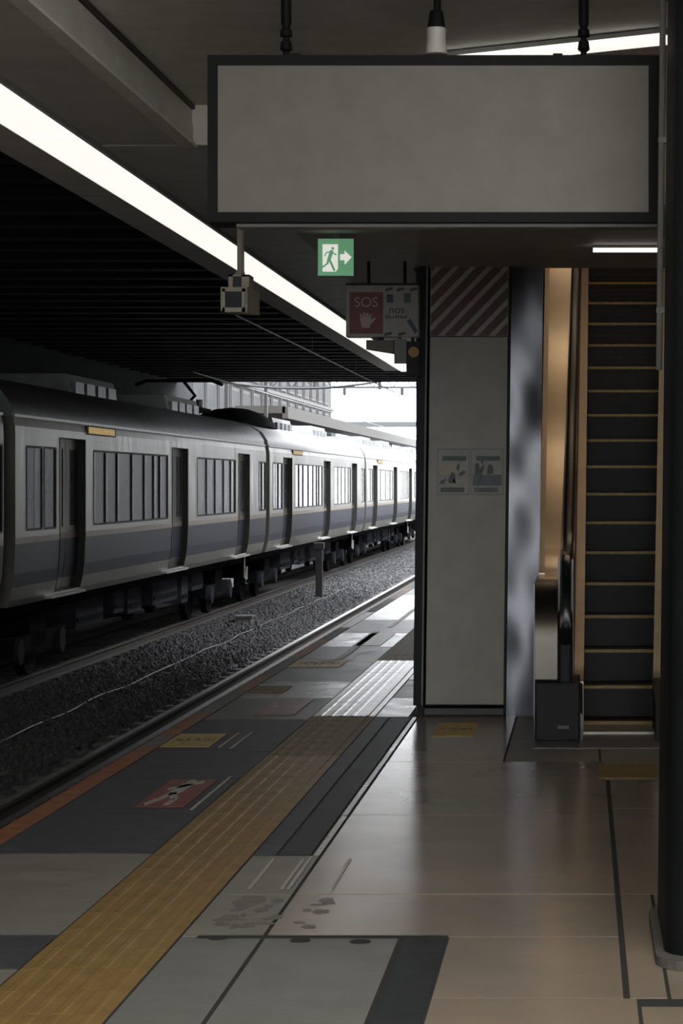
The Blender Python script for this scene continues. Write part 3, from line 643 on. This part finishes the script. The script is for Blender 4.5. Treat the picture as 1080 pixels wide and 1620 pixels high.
def make_car(label):
    car = thing('railcar', (TX, 0, -.95), label, 'train car', 'cars of the parked train')
    body, blue, beige = MB(), MB(), MB()
    br = sorted({0, L} | {x for dd in DOORS for x in dd} | {x for _, p in WINS for x in (p[0], p[-1])})
    zs = [p[0] for p in prof]
    for s0, s1 in zip(br, br[1:]):
        mid = (s0+s1)/2
        door = any(a < mid < b_ for a, b_ in DOORS); win = any(p[0] < mid < p[-1] for _, p in WINS)
        for z0, z1 in zip(zs, zs[1:]):
            if door and .2 <= z0 and z1 <= 2.05: continue
            if win and z0 >= .98 and z1 <= 1.92: continue
            tgt = blue if .35 <= z0 and z1 <= .83 else beige if (z0, z1) == (.83, .90) else body
            cells(tgt, s0, s1, z0, z1)
    for z0, z1 in zip(zs, zs[1:]): cells(body, 0, L, z0, z1, 0, -1)
    for yy in (0, L): body.face([(TX+xo(z), yy, z) for z in zs] + [(TX-xo(z), yy, z) for z in reversed(zs)])
    body.face([(TX+1.33, 0, .13), (TX+1.33, L, .13), (TX-1.33, L, .13), (TX-1.33, 0, .13)])
    body.build('body', 'train', car); blue.build('blue_band', 'train_blue', car); beige.build('beige_line', 'train_beige', car)
    rp = [(1.40, 2.25), (1.385, 2.36), (1.28, 2.52), (1.1, 2.63), (.8, 2.73), (.4, 2.8), (0, 2.82)]
    rp = rp+[(-a, z) for a, z in reversed(rp[:-1])]
    MB().loft([[(TX+a, yy, z) for a, z in rp] for yy in (0, L)]).build('roof', 'train_roof', car, smooth=True)
    MB().box(TX+1.39, TX+1.425, 0, L, 2.238, 2.268).build('rain_gutter', 'gutter', car)
    for a, b_ in DOORS:
        fm = MB(); ins = .1; zz = [z for z in zs if .2 <= z <= 2.05]
        for yy in (a, b_):
            for z0, z1 in zip(zz, zz[1:]): fm.face([(TX+xo(z0)+.004, yy, z0), (TX+xo(z0)-ins, yy, z0), (TX+xo(z1)-ins, yy, z1), (TX+xo(z1)+.004, yy, z1)])
        fm.face([(TX+1.43, a, 2.05), (TX+1.43, b_, 2.05), (TX+1.43-ins, b_, 2.05), (TX+1.43-ins, a, 2.05)])
        fm.face([(TX+1.36, a, .2), (TX+1.36, b_, .2), (TX+1.36-ins, b_, .2), (TX+1.36-ins, a, .2)])
        for z0, z1 in zip(zz, zz[1:]): fm.face([(TX+xo(z0)+.004, b_-.002, z0), (TX+xo(z0)+.004, b_+.03, z0), (TX+xo(z1)+.004, b_+.03, z1), (TX+xo(z1)+.004, b_-.002, z1)])
        fm.build('door_frame', 'jamb', car)
        mid = (a+b_)/2
        for s0, s1 in ((a, mid-.008), (mid+.008, b_)):
            lf = MB(); p0, p1 = s0+.13, s1-.13
            for z0, z1 in zip(zz, zz[1:]):
                mm = 1 if .35 <= z0 and z1 <= .83 else 2 if (z0, z1) == (.83, .90) else 0
                if z0 >= .98 and z1 <= 1.92:
                    cells(lf, s0, p0, z0, z1, ins-.01); cells(lf, p1, s1, z0, z1, ins-.01)
                else: cells(lf, s0, s1, z0, z1, ins-.01, 1, mm)
            o = lf.build('door', ['train', 'train_blue', 'train_beige'], car)
            g_ = MB(); g_.box(TX+1.43-ins-.012, TX+1.43-ins+.002, p0, p1, .98, 1.92); g_.build('door_pane', 'glass', o)
    for key, p in WINS:
        fm = MB(); xx = TX+1.43
        fm.box(xx-.02, xx+.003, p[0]-.0, p[-1], .965, .99); fm.box(xx-.02, xx+.003, p[0], p[-1], 1.905, 1.93)
        for i, s in enumerate(p):
            fm.box(xx-.02, xx+.003, s-.02, s+.02, .98, 1.92)
        o = fm.build('window_frame', 'jamb', car)
        for i, (s0, s1) in enumerate(zip(p, p[1:])):
            dk = DARK.get((key, i))
            box('pane', 'glass_dark' if dk == 1 else 'glass', xx-.03, xx-.012, s0+.02, s1-.02, .985, 1.91, o)
            if dk == .45: box('pane', 'glass_dark', xx-.0115, xx-.006, s0+.4, s1-.02, .985, 1.91, o)
            if s1-s0 > .6 and key != .5: box('blind', 'train', xx-.0115, xx-.008, s0+.03, s0+.12, 1.0, 1.9, o)
    o = box('destination_display', 'led', TX+1.405, TX+1.437, 3.65, 5.2, 2.135, 2.215, car)
    box('display_frame', 'jamb', TX+1.39, TX+1.43, 3.55, 5.3, 2.115, 2.225, o)
    for s0 in (5.4, 12.5):
        o = MB().loft([[(TX-.8, s0, 2.62), (TX+.82, s0, 2.6), (TX+.72, s0, 2.98), (TX-.7, s0, 2.98)], [(TX-.8, s0+3.1, 2.62), (TX+.82, s0+3.1, 2.6), (TX+.72, s0+3.1, 2.98), (TX-.7, s0+3.1, 2.98)]]).build('air_conditioner', 'ac', car)
        b = MB()
        for k in range(4): b.box(TX+.72, TX+.815, s0+.25+.7*k, s0+.75+.7*k, 2.7, 2.88)
        b.build('grille', 'train_roof', o)
    b = MB()
    for s in (2.6, 9.9, 16.5): b.box(TX+1.33, TX+1.43, s-.9, s+.9, .145, .175)
    b.build('door_sill', 'gutter', car)
    for s0, s1, zb, m in ((4.9, 6.6, -.42, 'under_box'), (7.3, 8.0, -.36, 'under_box'), (8.3, 9.3, -.42, 'under_box'), (10.2, 12.3, -.4, 'under_box'), (12.7, 13.3, -.5, 'under_box'), (13.7, 14.8, -.34, 'under_box')):
        o = box('equipment_box', m, TX-.9, TX+.98, s0, s1, zb, .12, car)
        box('box_lid', 'under', TX+.98, TX+1.0, s0+.06, s1-.06, zb+.08, zb+.14, o)
    box('underframe', 'under', TX-1.0, TX+1.0, .3, L-.3, -.05, .14, car)
    for c in (3.0, 16.7):
        b = MB(); b.box(TX-.95, TX+.95, c-.4, c+.4, -.5, -.1); b.box(TX+.72, TX+.95, c-1.45, c+1.45, -.55, -.33); b.box(TX-.95, TX-.72, c-1.45, c+1.45, -.55, -.33)
        o = b.build('bogie', 'under', car)
        for dy in (-1.05, 1.05):
            for sx in (-1, 1): MB().loft([[(TX+sx*(.53+e), c+dy+.43*math.cos(a), -.52+.43*math.sin(a)) for a in [k*math.pi/10 for k in range(20)]] for e in (-.06, .06)]).build('wheel', 'wheel', o)
            MB().loft([[(TX+.96+e, c+dy+.16*math.cos(a), -.5+.16*math.sin(a)) for a in [k*math.pi/6 for k in range(12)]] for e in (-.05, .05)]).build('axle_box', 'under_box', o)
    MB().tube([(TX+1.2, 18.2, .1), (TX+1.2, 18.2, -.3), (TX+1.2, 18.45, -.34), (TX+1.2, 18.5, -.1)], .02, 6).build('drain_pipe', 'gutter', car)
    MB().box(TX-.75, TX+1.05, L, L+.5, .1, 2.35).build('gangway', 'jamb', car)
    return car
car = make_car('silver train car with folded pantograph at its far end, first whole car in view')
labels = {0: 'silver train car nearest the viewpoint, only its rear edge in sight', 2: 'silver train car in daylight, dark shrouded roof, beyond the nearest full car', 3: 'far bright train car behind the post between the tracks', 4: 'farthest train car, half hidden by the column'}
cars = {1: car}
for i, lb in labels.items():
    c = copy_tree(car); c['label'] = lb; cars[i] = c
for i, c in cars.items(): c.location.y = 24.55+20*(i-1)
# roof shroud and folded pantograph on the second and third car
b = MB(); rings = []
for k in range(13):
    u_ = k/12; h = max(.03, .42*math.sin(math.pi*u_)**.7); w_ = .5+.25*math.sin(math.pi*u_)
    rings.append([(TX+.25+w_*math.cos(a), 44.7+6.0*u_, 2.7+h*max(0, math.sin(a))) for a in [j*math.pi/8 for j in range(9)]])
b.loft(rings).build('roof_shroud', 'under', cars[2], smooth=True)
Z = .065
b = MB(); b.box(TX+.1, TX+.7, 40.6, 41.9, 2.75+Z, 2.83+Z)
for x in (.15, .65):
    for y in (40.7, 41.8): b.box(TX+x-.04, TX+x+.04, y-.04, y+.04, 2.7, 2.75+Z)
pg = b.build('pantograph', 'under', cars[1])
MB().tube([(TX+.4, 40.7, 2.88), (TX+.4, 41.9, 3.15), (TX+.4, 40.8, 3.35)], .035, 6).build('arm', 'under', pg)
MB().tube([(TX-.5, 40.8, 3.3), (TX-.3, 40.8, 3.38), (TX+.9, 40.8, 3.38), (TX+1.1, 40.8, 3.3)], .035, 6).build('collector_head', 'under', pg)
for x in (.2, .6): MB().tube([(TX+x, 41.2, 2.8), (TX+x, 41.2, 3.05)], .06, 8).build('insulator', 'ac', pg)

# ------------------------------------------------------------------ tracks and ballast
def track(cx, y0, y1, label, rm='rail'):
    t = thing('railway_track', (cx, y0, -1.1), label, 'railway track')
    for sx in (-1, 1):
        x = cx+sx*.567; b = MB()
        b.loft([[(x+a, yy, -.95+z) for a, z in ((-.032, 0), (.032, 0), (.034, -.03), (.009, -.045), (.009, -.125), (.06, -.145), (-.06, -.145), (-.009, -.125), (-.009, -.045), (-.034, -.03))] for yy in (y0, y1)])
        o = b.build('rail', 'rail_rust', t)
        if rm == 'rail': MB().box(x-.033, x+.034, y0, y1, -.958, -.946).build('polished_head', 'rail', o)
    s = MB().loft([[(cx-1.0, -.11, -1.25), (cx+1.0, -.11, -1.25), (cx+1.0, -.09, -1.1), (cx-1.0, -.09, -1.1)], [(cx-1.0, .11, -1.25), (cx+1.0, .11, -1.25), (cx+1.0, .09, -1.1), (cx-1.0, .09, -1.1)]]).build('sleeper', 'sleeper', t)
    n = 0; y = y0+.4
    while y < y1-.3:
        o = s if n == 0 else s.copy()
        if n: C.objects.link(o)
        o.location = (0, y, 0); y += .64; n += 1
track(-3.87, 4, 125, 'empty railway track next to the platform edge')
track(TX, 4, 125, 'railway track beneath the silver train', 'rail_rust')
b = MB(); rnd = random.Random(11)
xs = [-9.38+.4*k for k in range(18)]; ys = [-2+.8*k for k in range(190)]
def gz(x, y): return -1.17+(.05 if -5.9 < x < -5.0 else 0)+rnd.uniform(-.025, .025)
b.v = [(x, y, gz(x, y)) for y in ys for x in xs]; nx = len(xs)
for j in range(len(ys)-1):
    for i in range(nx-1): b.f.append((j*nx+i, j*nx+i+1, (j+1)*nx+i+1, (j+1)*nx+i)); b.m.append(0)
for k in range(42000):
    y = 8+rnd.random()**1.5*85; x = rnd.uniform(-6.9, -4.5); r = rnd.uniform(.018, .04)*(1+y/90); z = -1.14+(.04 if x < -4.95 else 0)+rnd.uniform(-.02, .03)
    i = len(b.v); a0 = rnd.random()*6.3
    for zz, rr in ((-r*.5, r*.8), (r*.5, r*.55)):
        for q_ in range(4): a = a0+q_*1.571+rnd.uniform(-.4, .4); b.v.append((x+rr*math.cos(a), y+rr*math.sin(a)*1.2, z+zz+rnd.uniform(-.3, .3)*r))
    for q_ in range(4): b.f.append((i+q_, i+(q_+1) % 4, i+4+(q_+1) % 4, i+4+q_)); b.m.append(0)
    b.f.append((i+4, i+5, i+6, i+7)); b.m.append(0)
tag(b.build('ballast', 'ballast'), 'grey crushed stone ballast around the tracks', 'ballast', kind='stuff')
tag(box('wall_platform', 'wall', EDGE+.03, EDGE+.2, -14, 120, -1.2, -.31), kind=structure)
tag(box('ground', 'ballast', -60, 3.4, -14, 260, -1.6, -1.2), kind=structure)
b = MB(); pts = [(-5.78+.015*math.sin(y*.9)+.012*math.sin(2.3*y), y, -1.06+.012*math.sin(1.7*y)) for y in [10+.5*k for k in range(90)]]
tag(b.tube(pts, .011, 6).build('track_cable', 'cable', smooth=True), 'thin pale cable lying along the ballast between the tracks', 'cable')
t = thing('marker_post', (-5.95, 50.5, -1.1), 'dark square marker post standing between the tracks', 'post')
box('shaft', 'post', -6.02, -5.87, 50.45, 50.6, -1.1, .02, t); box('cap', 'post', -6.06, -5.83, 50.4, 50.65, .02, .16, t)
t = thing('marker_post', (-5.3, 92, -1.1), 'thin far marker post on the pale ballast', 'post')
box('shaft', 'post', -5.35, -5.25, 92, 92.1, -1.1, .3, t)
t = thing('track_box', (-6.27, 41.5, -1.08), 'small pale cable box on the ballast in front of the post', 'box')
box('lid', 'sleeper', -6.45, -6.1, 41.3, 41.75, -.98, -.95, t); box('body', 'sleeper', -6.42, -6.13, 41.33, 41.72, -1.1, -.98, t)

# ------------------------------------------------------------------ overhead wires and far structures
t = thing('overhead_pipe', (-4.2, 20, 3.55), 'thin grey pipe running under the deck above the empty track', 'pipe')
MB().tube([(-4.35, 28, 3.62), (-4.35, 52, 3.62)], .013, 6).build('pipe', 'wire', t)
for k in range(4): box('hanger', 'wire', -4.355, -4.345, 29+7*k, 29.02+7*k, 3.62, 4.08, t)
def wire(name, pts, r, label, cat='wire'): return tag(MB().tube(pts, r, 5).build(name, 'wire'), label, cat)
def sag(a, b_, s, n=10): return [(a[0]+(b_[0]-a[0])*k/n, a[1]+(b_[1]-a[1])*k/n, a[2]+(b_[2]-a[2])*k/n-s*4*(k/n)*(1-k/n)) for k in range(n+1)]
wire('messenger_wire', sag((-9.2, 52.5, 4.05), (-4.2, 53, 4.05), .3), .03, 'dark cable sagging across the opening under the deck edge')
wire('contact_wire', sag((TX, 44, 3.7), (TX, 120, 3.7), .02), .018, 'straight contact wire above the train roof')
for i, (y, z) in enumerate(((57, 4.35), (64, 4.45), (72, 4.6))):
    t = thing('catenary_gantry', (-6, y, -1.1), ('nearest of three dark gantries past the deck', 'middle of three dark gantries past the deck', 'farthest of three dark gantries past the deck')[i], 'gantry', 'gantries past the deck')
    box('upper_beam', 'wire', -10.2, -1.9, y, y+.12, z+.35, z+.43, t); box('lower_beam', 'wire', -10.2, -1.9, y, y+.12, z-.03, z+.04, t)
    for k in range(13): MB().tube([(-10+.65*k, y+.06, z+.0), (-10+.65*(k+.5), y+.06, z+.4), (-10+.65*(k+1), y+.06, z+.0)], .018, 4).build('lattice', 'wire', t)
    box('mast', 'post', -10.25, -10.15, y, y+.2, -1.2, z+.5, t); box('mast', 'wire', -1.95, -1.8, y, y+.2, 0, z+.5, t)
    for x in (-7.66, -5.8, -4.2): MB().tube([(x, y+.06, z), (x, y+.06, z-.22), (x, y+.06, z-.25)], [.05, .06, .03], 6).build('insulator', 'wire', t)
bd = thing('station_building', (-12, 80, -1.1), 'long pale grey building with rows of windows beyond the train', 'building')
box('wall', 'facade', -18, -12, 54.5, 107, -1.2, 11, bd)
for zz in (3.55, 4.95, 6.6): box('parapet_rail', 'facade_white', -12, -11.85, 54.5, 107, zz, zz+.12, bd)
win = None
for zz in (3.75, 5.2):
    for k in range(20):
        y = 56+2.5*k
        f_ = box('window', 'facade_white', -12.0, -11.96, y, y+1.9, zz, zz+1.05, bd)
        box('pane', 'facade_dark', -11.97, -11.95, y+.1, y+1.8, zz+.1, zz+.95, f_)
        box('post', 'facade_white', -11.9, -11.86, y-.3, y-.24, zz-.2, zz+1.2, bd)
cn = thing('far_canopy', (-10.2, 110, 3.6), 'brownish far platform canopy beyond the train roof', 'canopy')
box('roof', 'canopy_far', -11.8, -10.1, 76, 180, 3.9, 4.15, cn); box('fascia', 'canopy_far', -10.2, -10.0, 76, 180, 3.72, 4.12, cn)
for k in range(6): box('post', 'canopy_far', -11.6, -11.4, 80+18*k, 80.2+18*k, -1.2, 3.9, cn)
fb = thing('footbridge', (-12, 150, 5.3), 'thin dark distant footbridge across the bright sky', 'footbridge')
box('walkway', 'wire', -17, -6, 150, 152, 5.35, 5.65, fb)
for x in (-17, -6.6): box('pier', 'wire', x, x+.4, 150.5, 151.2, -1.2, 5.35, fb)
